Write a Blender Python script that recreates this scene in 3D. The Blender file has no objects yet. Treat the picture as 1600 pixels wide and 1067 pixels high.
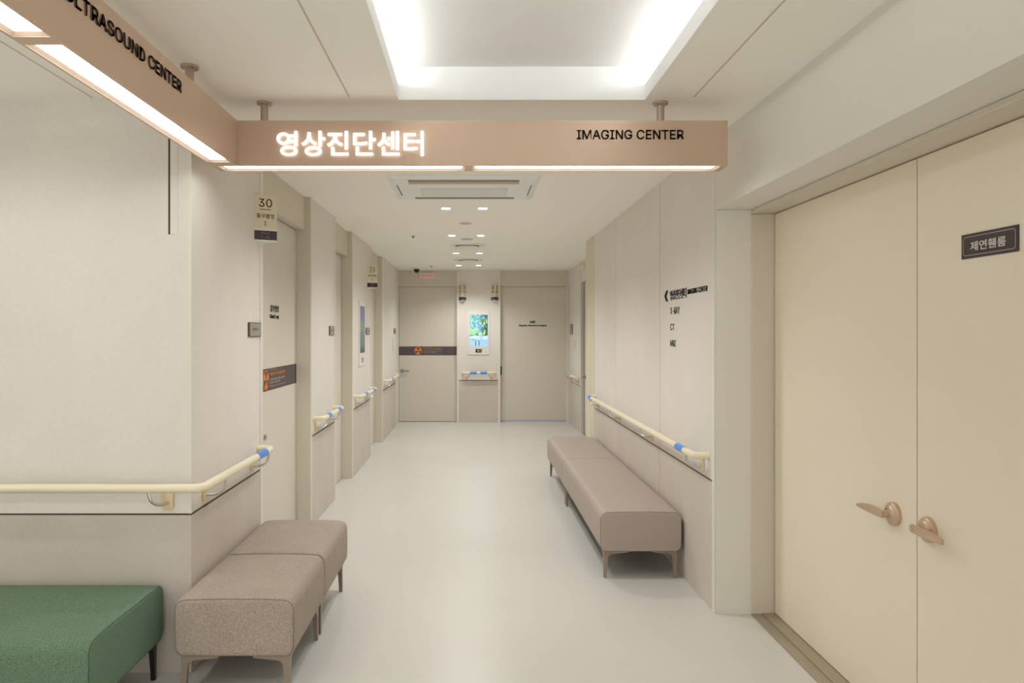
import bpy, bmesh, math, random
from mathutils import Vector, Matrix
random.seed(7)
PI = math.pi
sc = bpy.context.scene
C = sc.collection

# ------------------------------------------------------------------ camera, world, exposure
F = 1120.0
cd = bpy.data.cameras.new('camera'); cam = bpy.data.objects.new('camera', cd); C.objects.link(cam)
cam.location = (0, 0, 1.49); cam.rotation_euler = (PI/2, 0, 0)
cd.sensor_width = 36; cd.lens = F/1600*36
cd.shift_x = 60/1600; cd.shift_y = -14.5/1600
cd.clip_start = .02
sc.camera = cam
w = bpy.data.worlds.new('world'); sc.world = w; w.use_nodes = True
w.node_tree.nodes['Background'].inputs[0].default_value = (1, .985, .96, 1)
w.node_tree.nodes['Background'].inputs[1].default_value = 1.0
sc.view_settings.view_transform = 'Standard'; sc.view_settings.look = 'None'
sc.view_settings.exposure = 0.55; sc.view_settings.gamma = 1
sc.view_settings.use_curve_mapping = False
sc.cycles.max_bounces = 10; sc.cycles.diffuse_bounces = 7
sc.cycles.use_denoising = True
sc.cycles.sample_clamp_indirect = 4

DL_POWER = 29.0        # corridor downlights
LB_POWER = 26.0        # unseen lobby downlights, put in for light
STRIP = 5.0            # light strips under the hanging sign
COVE = 22.0            # LED strips in the ceiling cove
ZC = 2.517

# ------------------------------------------------------------------ materials
def mat(name, col, rough=.6, metal=0, emit=0, noise=0, nscale=6, bump=0, bscale=300, stretch=None, fine=0, fscale=600, spec=.5, coat=0):
    m = bpy.data.materials.new(name); m.use_nodes = True
    nt = m.node_tree; b = nt.nodes['Principled BSDF']
    b.inputs['Base Color'].default_value = (*col, 1)
    b.inputs['Roughness'].default_value = rough
    b.inputs['Metallic'].default_value = metal
    b.inputs['Specular IOR Level'].default_value = spec
    b.inputs['Coat Weight'].default_value = coat
    if emit:
        b.inputs['Emission Color'].default_value = (*col, 1)
        b.inputs['Emission Strength'].default_value = emit
    tc = None
    def coords(st=None):
        nonlocal tc
        tc = tc or nt.nodes.new('ShaderNodeTexCoord')
        mp = nt.nodes.new('ShaderNodeMapping')
        if st: mp.inputs['Scale'].default_value = st
        nt.links.new(tc.outputs['Object'], mp.inputs['Vector'])
        return mp.outputs['Vector']
    last = None
    def mixnoise(scale, amt, st, last, detail=6):
        n = nt.nodes.new('ShaderNodeTexNoise'); n.inputs['Scale'].default_value = scale; n.inputs['Detail'].default_value = detail
        nt.links.new(coords(st), n.inputs['Vector'])
        r = nt.nodes.new('ShaderNodeMapRange')
        r.inputs['From Min'].default_value = .25; r.inputs['From Max'].default_value = .75
        r.inputs['To Min'].default_value = 1-amt; r.inputs['To Max'].default_value = 1+amt
        nt.links.new(n.outputs['Fac'], r.inputs['Value'])
        mx = nt.nodes.new('ShaderNodeVectorMath'); mx.operation = 'SCALE'
        if last: nt.links.new(last, mx.inputs[0])
        else: mx.inputs[0].default_value = col
        nt.links.new(r.outputs['Result'], mx.inputs['Scale'])
        return mx.outputs['Vector']
    if noise: last = mixnoise(nscale, noise, stretch, last)
    if fine: last = mixnoise(fscale, fine, None, last, 2)
    if last: nt.links.new(last, b.inputs['Base Color'])
    if bump:
        n = nt.nodes.new('ShaderNodeTexNoise'); n.inputs['Scale'].default_value = bscale; n.inputs['Detail'].default_value = 3
        nt.links.new(coords(), n.inputs['Vector'])
        bp = nt.nodes.new('ShaderNodeBump'); bp.inputs['Strength'].default_value = bump; bp.inputs['Distance'].default_value = .002
        nt.links.new(n.outputs['Fac'], bp.inputs['Height']); nt.links.new(bp.outputs['Normal'], b.inputs['Normal'])
    return m

M_CEIL = mat('ceiling_paint', (.92, .90, .835), .85)
M_WALL = mat('wall_panel', (.765, .725, .675), .6, noise=.035, nscale=2.6, stretch=(1, 1, .6), fine=.02, fscale=60)
M_WAIN = mat('wainscot_panel', (.60, .545, .485), .6, noise=.05, nscale=3, stretch=(1, 1, .7), fine=.03, fscale=60)
M_PAINT = mat('painted_metal', (.665, .61, .515), .5)
M_TRIM = mat('corner_bead', (.77, .74, .65), .45)
M_BULK = mat('bulkhead_paint', (.76, .74, .67), .8)
M_FLOOR = mat('vinyl_floor', (.63, .625, .59), .24, noise=.02, nscale=1.2, fine=.012, fscale=40, spec=.5)
M_DOORS = mat('door_slab', (.70, .655, .57), .45)
M_DOORE = mat('end_door_slab', (.67, .63, .545), .45)
M_DOORL = mat('lobby_door_slab', (.84, .765, .625), .45)
M_DARK = mat('dark_gap', (.05, .035, .025), .7)
M_GROOVE = mat('groove', (.58, .52, .40), .7)
M_GROOVEW = mat('groove_line', (.10, .075, .05), .7)
M_SIGN = mat('sign_bronze', (.57, .42, .31), .38, metal=.25)
M_RIM = mat('sign_rim', (.74, .58, .46), .5)
M_LETTER = mat('letter_bronze', (.14, .10, .075), .45, metal=.2)
M_BLACK = mat('letter_black', (.012, .010, .009), .5)
M_GLOW = mat('glow_letter', (1, .97, .96), .5, emit=1.3)
M_STRIP = mat('strip_diffuser', (1, .985, .97), .5, emit=STRIP)
M_COVE = mat('cove_led', (.96, .985, 1), .5, emit=COVE)
M_DISC = mat('downlight_lens', (1, .97, .9), .5, emit=7)
M_RING = mat('downlight_ring', (.82, .79, .72), .4)
M_FLANGE = mat('flange_metal', (.46, .36, .29), .35, metal=.4)
M_RAIL = mat('rail_cream', (.83, .765, .575), .35)
M_PLATE = mat('bracket_cream', (.78, .62, .38), .4)
M_STEEL = mat('steel', (.62, .61, .58), .28, metal=.9)
M_BLUE = mat('blue_band', (.07, .27, .78), .3)
M_GREY = mat('taupe_fabric', (.37, .305, .255), .85, fine=.36, fscale=280, bump=.35, bscale=500, noise=.05, nscale=8)
M_TAUPE = mat('taupe_leatherette', (.40, .335, .295), .5, fine=.07, fscale=300, bump=.12, bscale=420)
M_GREEN = mat('green_fabric', (.115, .190, .125), .85, fine=.48, fscale=280, bump=.35, bscale=500)
M_GPIPE = mat('green_piping', (.035, .075, .045), .8)
M_TPIPE = mat('taupe_piping', (.16, .12, .095), .8)
M_LEG = mat('leg_bronze', (.30, .24, .185), .35, metal=.35)
M_LEGB = mat('leg_black', (.02, .018, .016), .35, metal=.4)
M_UNDER = mat('underside', (.05, .045, .04), .8)
M_NAVY = mat('plum_plate', (.050, .034, .040), .35)
M_BAND = mat('warning_band', (.090, .068, .072), .45)
M_ORANGE = mat('orange', (.85, .27, .05), .5)
M_AMBER = mat('amber', (.60, .36, .04), .5)
M_WHITE = mat('white_text', (.80, .76, .72), .5)
M_MUTE = mat('muted_text', (.50, .46, .43), .5)
M_IVORY = mat('ivory_plate', (.74, .67, .50), .4)
M_PWHITE = mat('white_plastic', (.78, .77, .73), .35)
M_HANDLE = mat('handle_bronze', (.60, .44, .31), .35, metal=.45)
M_HANDG = mat('handle_nickel', (.36, .33, .29), .3, metal=.8)
M_THRESH = mat('threshold_metal', (.42, .37, .28), .35, metal=.5)
M_PLGREY = mat('plate_nickel', (.42, .39, .34), .4, metal=.4)
M_PLDARK = mat('plate_edge', (.09, .075, .06), .4)
M_ACW = mat('ac_white', (.84, .86, .85), .4)
M_ACG = mat('ac_grille', (.66, .67, .61), .7)
M_ACS = mat('ac_slot', (.30, .26, .19), .7)
M_PINK = mat('pink_panel', (.60, .36, .36), .4, emit=.15)
M_LOCK = mat('brass_lock', (.75, .52, .28), .3, metal=.8)

# ------------------------------------------------------------------ helpers
def meta(o, label=None, cat=None, group=None, kind=None):
    if label: o['label'] = label
    if cat: o['category'] = cat
    if group: o['group'] = group
    if kind: o['kind'] = kind
    return o
def thing(name, label, cat, loc=(0, 0, 0), group=None):
    o = bpy.data.objects.new(name, None); C.objects.link(o); o.location = loc; o.empty_display_size = .05
    bpy.context.view_layer.update()
    return meta(o, label, cat, group)
def obj(name, bm, m, parent=None, smooth=False, label=None):
    """world-space geometry linked as one mesh object under parent"""
    me = bpy.data.meshes.new(name)
    bmesh.ops.recalc_face_normals(bm, faces=bm.faces)
    if parent:
        pl = Vector((0, 0, 0)); p = parent
        while p: pl += p.location; p = p.parent
    else:
        xs = [v.co for v in bm.verts]
        pl = Vector([(min(c[i] for c in xs)+max(c[i] for c in xs))/2 for i in range(3)]); pl.z = min(c.z for c in xs)
    bmesh.ops.translate(bm, verts=bm.verts, vec=-pl)
    if smooth:
        for f in bm.faces: f.smooth = True
    bm.to_mesh(me); bm.free()
    ms = m if isinstance(m, (list, tuple)) else [m]
    for x in ms: me.materials.append(x)
    if smooth and smooth != 'all': me.set_sharp_from_angle(angle=math.radians(40))
    o = bpy.data.objects.new(name, me); C.objects.link(o)
    if parent: o.parent = parent
    else: o.location = pl
    if label: o['label'] = label
    return o
def struct(name, bm, m, parent=None):
    o = obj(name, bm, m, parent)
    o['kind'] = 'structure'
    return o
def B(bm, x0, x1, y0, y1, z0, z1, bev=0, mi=0):
    x0, x1 = sorted((x0, x1)); y0, y1 = sorted((y0, y1)); z0, z1 = sorted((z0, z1))
    r = bmesh.ops.create_cube(bm, size=1)
    for v in r['verts']:
        v.co = Vector(((x0+x1)/2+v.co.x*(x1-x0), (y0+y1)/2+v.co.y*(y1-y0), (z0+z1)/2+v.co.z*(z1-z0)))
    fs = list({f for v in r['verts'] for f in v.link_faces})
    for f in fs: f.material_index = mi
    if bev:
        es = list({e for v in r['verts'] for e in v.link_edges})
        q = bmesh.ops.bevel(bm, geom=es, offset=bev, segments=2, affect='EDGES', profile=.5)
        for f in q['faces']: f.material_index = mi
    return bm
def box(*a, bev=0): return B(bmesh.new(), *a, bev=bev)
def axes(n):
    n = Vector(n).normalized(); a = Vector((0, 0, 1)) if abs(n.z) < .9 else Vector((1, 0, 0))
    u = n.cross(a).normalized(); return u, n.cross(u).normalized(), n
def lathe(bm, prof, loc, n=(0, 0, 1), seg=32):
    """prof: (radius, height along n)"""
    u, v, n = axes(n); loc = Vector(loc); rings = []
    for r, h in prof:
        if r < 1e-6: rings.append([bm.verts.new(loc+n*h)])
        else: rings.append([bm.verts.new(loc+n*h+(u*math.cos(2*PI*k/seg)+v*math.sin(2*PI*k/seg))*r) for k in range(seg)])
    for a, b in zip(rings, rings[1:]):
        for k in range(seg):
            k2 = (k+1) % seg
            f = ([a[k], a[k2], b[k2], b[k]] if len(a) > 1 and len(b) > 1 else [a[0], b[k], b[k2]] if len(a) == 1 else [a[k], a[k2], b[0]])
            bm.faces.new(f)
    if len(rings[0]) > 1: bm.faces.new(rings[0][::-1])
    if len(rings[-1]) > 1: bm.faces.new(rings[-1])
    return bm
def tube(bm, pts, r, seg=14, radii=None, flat=1.0):
    pts = [Vector(p) for p in pts]; rings = []
    t = (pts[1]-pts[0]).normalized(); u, v, _ = axes(t)
    for i, p in enumerate(pts):
        t2 = ((pts[min(i+1, len(pts)-1)]-pts[max(i-1, 0)])).normalized()
        q = t.rotation_difference(t2); u = q @ u; v = q @ v; t = t2
        rr = radii[i] if radii else r
        rings.append([bm.verts.new(p+u*math.cos(2*PI*k/seg)*rr+v*math.sin(2*PI*k/seg)*rr*flat) for k in range(seg)])
    for a, b in zip(rings, rings[1:]):
        for k in range(seg): bm.faces.new([a[k], a[(k+1) % seg], b[(k+1) % seg], b[k]])
    bm.faces.new(rings[0][::-1]); bm.faces.new(rings[-1])
    return bm
def fillet(pts, rad, n=8):
    pts = [Vector(p) for p in pts]; out = [pts[0]]
    for i in range(1, len(pts)-1):
        a, b, c = pts[i-1], pts[i], pts[i+1]
        d1 = (a-b).normalized(); d2 = (c-b).normalized()
        r = min(rad, (a-b).length*.49, (c-b).length*.49)
        p0 = b+d1*r; p1 = b+d2*r
        for k in range(n+1):
            s = k/n; out.append(p0*(1-s)**2+b*2*s*(1-s)+p1*s**2)
    out.append(pts[-1]); return out
def prism(bm, poly, fn, d0, d1):
    """poly in 2-D, fn(u,v,d)->xyz"""
    a = [bm.verts.new(fn(u, v, d0)) for u, v in poly]; b = [bm.verts.new(fn(u, v, d1)) for u, v in poly]
    bm.faces.new(a); bm.faces.new(b[::-1])
    for i in range(len(poly)):
        j = (i+1) % len(poly); bm.faces.new([a[i], b[i], b[j], a[j]])
    return bm
FR = Matrix(((1, 0, 0), (0, 0, -1), (0, 1, 0)))       # facing -Y
LW = Matrix(((0, 0, 1), (1, 0, 0), (0, 1, 0)))        # on a left wall, facing +X
RW = Matrix(((0, 0, -1), (-1, 0, 0), (0, 1, 0)))      # on a right wall, facing -X
import os
try:
    INTER = bpy.data.fonts.load(os.path.join(bpy.utils.resource_path('LOCAL'), 'datafiles', 'fonts', 'Inter.woff2'))
except Exception:
    INTER = None      # Blender's own interface typeface; the built-in one does as well
def text(body, cap, loc, R, m, parent, width=None, bold=0, depth=.001, align='LEFT', name='lettering', hangul=False, label=None, spacing=1.0, wscale=None, smooth=False):
    """letters as a mesh; loc is the baseline start (or centre); R maps text axes to the world"""
    cu = bpy.data.curves.new('txt', 'FONT'); cu.body = body
    cu.size = 1; cu.offset = bold*.62
    inter = INTER is not None and all(ord(c) < 256 for c in body)
    if inter: cu.font = INTER; cu.offset = 0
    cu.resolution_u = 4; cu.space_character = spacing
    to = bpy.data.objects.new('txt', cu); C.objects.link(to); bpy.context.view_layer.update()
    me0 = bpy.data.meshes.new_from_object(to.evaluated_get(bpy.context.evaluated_depsgraph_get()))
    bpy.data.objects.remove(to); bpy.data.curves.remove(cu)
    bm = bmesh.new(); bm.from_mesh(me0); bpy.data.meshes.remove(me0)
    bmesh.ops.remove_doubles(bm, verts=bm.verts, dist=1e-5)
    if inter and bold:      # a heavier weight of the same letters
        src = bmesh.new(); src.from_mesh(me_ := bpy.data.meshes.new('t')); src.free()
        bm.to_mesh(me_); n0 = len(bm.verts)
        for k in range(6):
            bm.from_mesh(me_); bm.verts.ensure_lookup_table()
            for v in bm.verts[n0*(k+1):]: v.co += Vector((math.cos(k*PI/3), math.sin(k*PI/3), 0))*bold*.5
        bpy.data.meshes.remove(me_)
    xs = [v.co.x for v in bm.verts]; ys = [v.co.y for v in bm.verts]
    x0, x1, y0, y1 = min(xs), max(xs), min(ys), max(ys)
    s = cap/((y1-y0) if hangul else (.506+1.1*bold) if inter else (.727+1.24*bold))
    sx = (width/(x1-x0)) if width else s
    yb = y0 if hangul else -bold*.6
    ax = {'LEFT': 0, 'CENTER': .5, 'RIGHT': 1}[align]
    for v in bm.verts: v.co = Vector(((v.co.x-x0-ax*(x1-x0))*sx, (v.co.y-yb)*s, 0))
    if depth:
        fs = bm.faces[:]
        r = bmesh.ops.extrude_face_region(bm, geom=fs)
        vs = [g for g in r['geom'] if isinstance(g, bmesh.types.BMVert)]
        bmesh.ops.translate(bm, verts=vs, vec=(0, 0, depth))
    L = Vector(loc)
    for v in bm.verts: v.co = R @ v.co + L
    return obj(name, bm, m, parent, label=label)

# ------------------------------------------------------------------ the room: floor and ceiling
XL, XR = -1.24, 1.28
YW = 3.143                 # lobby wall plane facing the camera
YE = 11.85                 # pillar face at the end of the corridor
LX0, LY0, XLOB = -4.6, -3.4, 1.28
struct('floor', box(LX0-.1, 2.0, LY0-.1, 12.3, -.1, 0), M_FLOOR)
cx0, cx1, cy0, cy1 = -.334, .758, -.9, 3.169
bm = bmesh.new()
TH = .07
B(bm, LX0-.1, cx0, LY0-.1, cy1, ZC, ZC+TH); B(bm, cx1, 2.0, LY0-.1, cy1, ZC, ZC+TH)
B(bm, cx0, cx1, LY0-.1, cy0, ZC, ZC+TH); B(bm, LX0-.1, 2.0, cy1, 12.3, ZC, ZC+TH)
ceil = struct('ceiling', bm, M_CEIL)
bm = bmesh.new(); tw = .17
M_COVEW = mat('cove_paint', (.80, .80, .785), .85)
B(bm, cx0-tw, cx1+tw, cy0-.02, cy1+.02, 2.664, 2.70)
B(bm, cx0-tw, cx1+tw, cy1, cy1+.03, ZC+TH, 2.664); B(bm, cx0-tw, cx1+tw, cy0-.03, cy0, ZC+TH, 2.664)
B(bm, cx0-tw-.03, cx0-tw, cy0-.03, cy1+.03, ZC+TH, 2.70); B(bm, cx1+tw, cx1+tw+.03, cy0-.03, cy1+.03, ZC+TH, 2.70)
# painted lining of the opening's edge
B(bm, cx0-.002, cx0+.001, cy0, cy1, ZC+.0005, ZC+TH); B(bm, cx1-.001, cx1+.002, cy0, cy1, ZC+.0005, ZC+TH)
B(bm, cx0, cx1, cy1-.001, cy1+.002, ZC+.0005, ZC+TH)
struct('trim_1', bm, M_COVEW)
for sx, side in ((cx0-.05, 'window-side'), (cx1+.05, 'door-side')):
    bm = box(sx-.012, sx+.012, cy0+.05, cy1-.03, ZC+TH, ZC+TH+.012)
    o = obj('cove_light', bm, M_COVE)
    meta(o, 'white LED strip glowing along the ' + ('left-hand' if sx < 0 else 'right-hand') + ' edge inside the recessed ceiling cove', 'light', 'strips of the ceiling cove')
def joint(x, y0, y1):
    o = struct('trim_joint', box(x-.0035, x+.0035, y0, y1, ZC-.001, ZC+.002), M_GROOVE, ceil); o.name = 'ceiling_joint'
for jx, ya, yb in ((-.543, -2.5, 3.13), (.962, -2.5, 3.13), (-1.67, -2.5, 3.143)): joint(jx, ya, yb)

# ------------------------------------------------------------------ walls
def wall(name, bm, m=M_WALL): return struct(name, bm, m)
ZW = .694
def wains_x(x, out, y0, y1, par):       # wainscot on a wall whose face is at x, out = +1 faces +X
    d = .004*out
    struct('wainscot', box(x-.002*out, x+d, y0, y1, 0, ZW-.006), M_WAIN, par)
    struct('groove_line', box(x-.002*out, x+.0015*out, y0, y1, ZW-.006, ZW+.002), M_GROOVEW, par)
def bead_x(x, out, y0, y1, par, z1=ZC, m=M_TRIM):
    struct('corner_bead', box(x-.001*out, x+.006*out, y0, y1, 0, z1), m, par)
# lobby left block
wl = wall('wall_left', box(LX0-.1, XL, YW, 4.196, 0, ZC))
struct('wainscot', box(LX0, XL+.004, YW-.004, YW+.0018, 0, ZW-.006), M_WAIN, wl)
struct('groove_line', box(LX0, XL+.0015, YW-.0015, YW+.002, ZW-.006, ZW+.002), M_GROOVEW, wl)
wains_x(XL, 1, YW+.002, 4.150, wl)
bead_x(XL, 1, 4.152, 4.199, wl)
struct('corner_bead', box(XL-.012, XL+.0035, YW-.0035, YW+.012, ZW+.002, ZC), M_TRIM, wl)
# vertical shutter guide in the lobby wall
g = struct('trim_2', box(-1.329, -1.296, YW-.003, YW-.0003, 1.919, ZC-.002), M_WALL)
struct('guide_slot', box(-1.338, -1.330, YW-.0015, YW-.0003, 1.919, ZC-.002), M_DARK, g)
doors = [(4.196, 5.446), (6.400, 7.309), (8.626, 9.712)]
piers = [(5.446, 6.400), (7.309, 8.626), (9.712, 11.83)]
XD = -1.347
names = ['wall_left_pier', 'wall_left_pier', 'wall_left_pier']
for i, (a, b) in enumerate(piers):
    o = wall('wall_left', box(-1.42, XL, a, b, 0, ZC))
    e = b-.04
    wains_x(XL, 1, a+.035, min(e, 11.36), o)
    bead_x(XL, 1, a-.002, a+.03, o)
    if i < 2: bead_x(XL, 1, b-.038, b+.002, o)
    else: bead_x(XL, 1, 11.40, 11.45, o)
    struct('jamb', box(-1.40, XL-.001, a-.004, a+.002, 0, ZC), M_PAINT, o)
wall('wall_left', box(-1.60, -1.42, 4.196, 12.2, 0, ZC), M_PAINT)
for i, (a, b) in enumerate(doors):
    struct('trim_%d' % (10+i), box(-1.42, -1.286, a, b-.004, 2.268, ZC), M_PAINT)
# right corridor wall
YR = 3.80
wr = wall('wall_right', box(XR, 1.55, YR, 8.10, 0, ZC))
wains_x(XR, -1, YR+.035, 7.585, wr)
bead_x(XR, -1, YR-.003, YR+.03, wr)
struct('jamb_panel', box(XR-.006, XR+.001, 7.60, 8.10, 0, ZC), mat('pale_jamb', (.70, .65, .50), .5), wr)
struct('jamb_rib', box(XR-.012, XR-.005, 7.80, 7.83, 0, ZC), M_TRIM, wr)
for gy in (4.926, 6.457):
    struct('panel_joint', box(XR-.0012, XR+.001, gy-.003, gy+.003, ZW+.002, ZC), M_GROOVE, wr)
struct('panel_joint', box(XR-.0052, XR, 4.923, 4.929, 0, ZW-.006), mat('joint_wainscot', (.47, .41, .34), .7), wr)
# far right wall with a door opening
XF = 1.575
wf = wall('wall_right', bm := box(XF, 2.0, 10.47, 12.2, 0, ZC))
wains_x(XF, -1, 10.60, 11.72, wf); bead_x(XF, -1, 10.47, 10.56, wf, m=M_PAINT)
wall('wall_right', box(1.55, 2.0, YR, 8.10, 0, ZC))
wall('wall_right', box(XF+.08, 2.0, 8.10, 10.47, 0, ZC), M_PAINT)
struct('trim_13', box(XF-.001, XF+.08, 8.10, 10.47, 2.22, ZC), M_WALL)
d = struct('door_8', box(XF+.035, XF+.08, 9.30, 10.40, .01, 2.215), M_DOORS)
struct('door_gap', box(XF+.03, XF+.079, 10.40, 10.425, 0, 2.218), M_DARK, d)
bm = lathe(bmesh.new(), [(.026, 0), (.026, .008), (.011, .012), (.011, .055), (0, .056)], (XF+.036, 10.30, .845), (-1, 0, 0), 20)
tube(bm, [(XF-.018, 10.30, .845), (XF-.02, 10.18, .845)], .009, 10)
obj('door_handle', bm, M_HANDG, d, smooth=True)
# end of the corridor
wall('wall_end', box(-1.42, 2.0, 12.02, 12.3, 0, ZC), M_PAINT)
pe = wall('wall_end', box(-.275, .44, YE, 12.02, 0, ZC))
struct('wainscot', box(-.243, .402, YE-.004, YE+.001, 0, ZW-.006), M_WAIN, pe)
struct('groove_line', box(-.243, .402, YE-.0025, YE+.001, ZW-.006, ZW+.006), M_GROOVEW, pe)
for a, b in ((-.277, -.247), (.406, .442)):
    struct('corner_bead', box(a, b, YE-.006, YE+.1, 0, ZC), M_TRIM, pe)
struct('trim_14', box(-1.27, -.277, 11.90, 12.02, 2.250, ZC), M_PAINT)
struct('trim_15', box(.442, XF, 11.90, 12.02, 2.250, ZC), M_PAINT)
struct('trim_16', box(-1.42, -1.246, 11.83, 12.02, 0, ZC), M_WALL)
struct('trim_17', box(1.562, 1.60, 11.80, 12.02, 0, 2.25), M_PAINT)
# lobby: header, side wall of the double door, closing walls behind the camera
YD0, YD1 = 1.36, 3.80
bkh = struct('trim_18', box(XR, 2.0, YD0, YD1, 2.138, ZC), M_BULK)
struct('trim_19', box(1.466, 1.60, YD0, YD1, 2.116, 2.137, bev=.003), M_PAINT)
rf = struct('trim_20', box(XR+.002, 1.466, YR-.012, YR-.0005, 0, 2.137), M_BULK)
struct('door_jamb', box(1.466, 1.60, YR-.02, YR-.0005, 0, 2.116, bev=.006), M_PAINT, rf)
wall('wall_right', box(1.60, 2.0, YD0, YR, 0, 2.138), M_PAINT)
wall('wall_right', box(XR, 2.0, LY0, YD0, 0, ZC))
wall('wall_lobby', box(LX0-.1, LX0, LY0, YW, 0, ZC))
# no rear wall: added unseen opening lets sky light in as frontal fill
for wx in (-4.6, -2.65, -.70, 1.24):
    struct('trim_rear', box(wx, wx+.06, LY0-.1, LY0, 0, ZC), M_TRIM).name = 'added_opening_post'  # posts of the added rear opening, out of view
bm = B(bmesh.new(), 1.462, 1.52, YD0, YR-.021, 0, .006, bev=.002); B(bm, 1.52, 1.584, YD0, YR-.021, 0, .010)
struct('trim_21', bm, M_THRESH)

# ------------------------------------------------------------------ doors
def trefoil(cy, cz, r, fn, par):
    """fn(u,v,d) -> world; ring and three blades, orange on the dark band"""
    bm = bmesh.new()
    n = 40
    a = [(math.cos(2*PI*k/n), math.sin(2*PI*k/n)) for k in range(n)]
    for k in range(n):
        k2 = (k+1) % n
        vs = [bm.verts.new(fn(cy+a[k][0]*r, cz+a[k][1]*r, .0015)), bm.verts.new(fn(cy+a[k2][0]*r, cz+a[k2][1]*r, .0015)),
              bm.verts.new(fn(cy+a[k2][0]*r*.9, cz+a[k2][1]*r*.9, .0015)), bm.verts.new(fn(cy+a[k][0]*r*.9, cz+a[k][1]*r*.9, .0015))]
        bm.faces.new(vs)
    for t in (30, 150, 270):
        ang = [math.radians(t-30+60*k/8) for k in range(9)]
        vs = [bm.verts.new(fn(cy+math.cos(q)*r*.84, cz+math.sin(q)*r*.84, .0015)) for q in ang]
        vs += [bm.verts.new(fn(cy+math.cos(q)*r*.2, cz+math.sin(q)*r*.2, .0015)) for q in ang[::-1]]
        bm.faces.new(vs)
    vs = [bm.verts.new(fn(cy+a[k][0]*r*.12, cz+a[k][1]*r*.12, .0015)) for k in range(n)]; bm.faces.new(vs)
    bmesh.ops.remove_doubles(bm, verts=bm.verts, dist=1e-5)
    return obj('radiation_emblem', bm, M_ORANGE, par, label='orange three-bladed radiation emblem in a ring')
def warn_text(par, tx, R, w, off):
    """tx(u) -> location offset helper: start of the text block at u"""
    def P(u, z): return tx(u, z)
    text('주의 CAUTION', .010, P(0, 1.235), R, M_AMBER, par, width=w*.42, hangul=True)
    text('방사선구역 출입제한', .022, P(0, 1.201), R, M_ORANGE, par, width=w, hangul=True, bold=.008)
    text('관계자 외에는 출입을 금합니다', .015, P(0, 1.168), R, M_MUTE, par, width=w, hangul=True)
    text('임신부는 미리 알려주세요', .015, P(0, 1.147), R, M_MUTE, par, width=w*.66, hangul=True)
    text('RADIATION CONTROLLED AREA', .006, P(0, 1.128), R, M_MUTE, par, width=w)
def left_door(n, a, b):
    d = struct('door_%d' % n, box(XD-.045, XD, a+.002, b-.008, .006, 2.262), M_DOORS)
    struct('door_gap', box(XD-.046, XD-.008, b-.008, b-.0045, 0, 2.266), M_DARK, d)
    return d
d1 = left_door(1, *doors[0]); d2 = left_door(2, *doors[1]); d3 = left_door(3, *doors[2])
fnl = lambda u, v, dd: (XD+.001+dd, u, v)
wb = obj('warning_band', box(XD-.001, XD+.001, 4.22, doors[0][1]-.012, 1.106, 1.252), M_BAND, d1, label='dark plum warning band across the door')
obj('band_end', box(XD-.001, XD+.0015, doors[0][1]-.035, doors[0][1]-.009, 1.106, 1.252), M_DARK, wb)
trefoil(4.645, 1.179, .064, fnl, wb)
warn_text(wb, lambda u, z: (XD+.0012, 4.745+u, z), LW, .37, 0)
text('흉부촬영', .047, (XD+.001, 4.745, 1.625), LW, M_BLACK, d1, width=.20, bold=.012, depth=.002, hangul=True)
text('Chest X-ray', .026, (XD+.001, 4.735, 1.583), LW, M_BLACK, d1, width=.215, bold=.02, depth=.002)
obj('floor_lock', box(XD-.001, XD+.012, 4.60, 4.635, .80, .83, bev=.003), M_PLGREY, d1)
for d, yy in ((d3, 8.72), ):
    struct('door_gap', box(XD-.02, XD+.0012, 8.632, 8.70, .01, 2.262), M_GROOVE, d)
bm = box(XD-.02, XD+.006, 8.66, 8.80, 1.02, 1.20, bev=.004)
obj('recessed_pull', box(XL-.05, XL-.02, 8.628, 8.70, 1.02, 1.20), M_DARK, d3, label='dark recessed pull')
bm.free()
# door 3 stands slightly ajar: dark gap seen along its near edge
struct('door_gap', box(XL-.052, XL-.035, 8.628, 8.66, .006, 2.262), M_DARK, d3)
# end doors
YDn = 11.955
de = struct('door_4', box(-1.243, -.279, YDn, 12.0, .006, 2.247), M_DOORE)
bm = lathe(bmesh.new(), [(.030, 0), (.030, .008), (.012, .012), (.012, .05), (0, .051)], (-1.19, YDn, .846), (0, -1, 0), 20)
tube(bm, [(-1.19, YDn-.045, .846), (-1.07, YDn-.05, .846)], .010, 10)
obj('door_handle', bm, M_HANDG, de, smooth=True, label='nickel lever handle')
wb2 = obj('warning_band', box(-1.243, -.281, YDn-.002, YDn+.001, 1.105, 1.253), M_BAND, de, label='dark plum warning band across the door')
fne = lambda u, v, dd: (u, YDn-.002-dd, v)
trefoil(-.925, 1.179, .064, fne, wb2)
warn_text(wb2, lambda u, z: (-.835+u, YDn-.0022, z), FR, .31, 0)
dm = struct('door_5', box(.444, XF-.014, YDn, 12.0, .022, 2.247), M_DOORE)
struct('door_jamb', box(1.548, 1.562, 11.90, YDn+.02, 0, 2.25), M_TRIM, dm)
obj('sill_strip', box(.444, 1.548, YDn+.002, YDn+.02, 0, .022), mat('blue_sill', (.42, .47, .72), .4), dm, label='bluish strip under the door')
obj('recessed_pull', box(.445, .468, YDn-.012, YDn, .775, .925, bev=.006), M_DARK, dm, label='black pull')
text('MRI', .036, (.985, YDn-.001, 1.642), FR, M_BLACK, dm, bold=.03, depth=.004, align='CENTER')
text('Magnetic Resonance Imaging', .026, (.985, YDn-.001, 1.590), FR, M_BLACK, dm, width=.455, bold=.02, depth=.004, align='CENTER')
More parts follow.
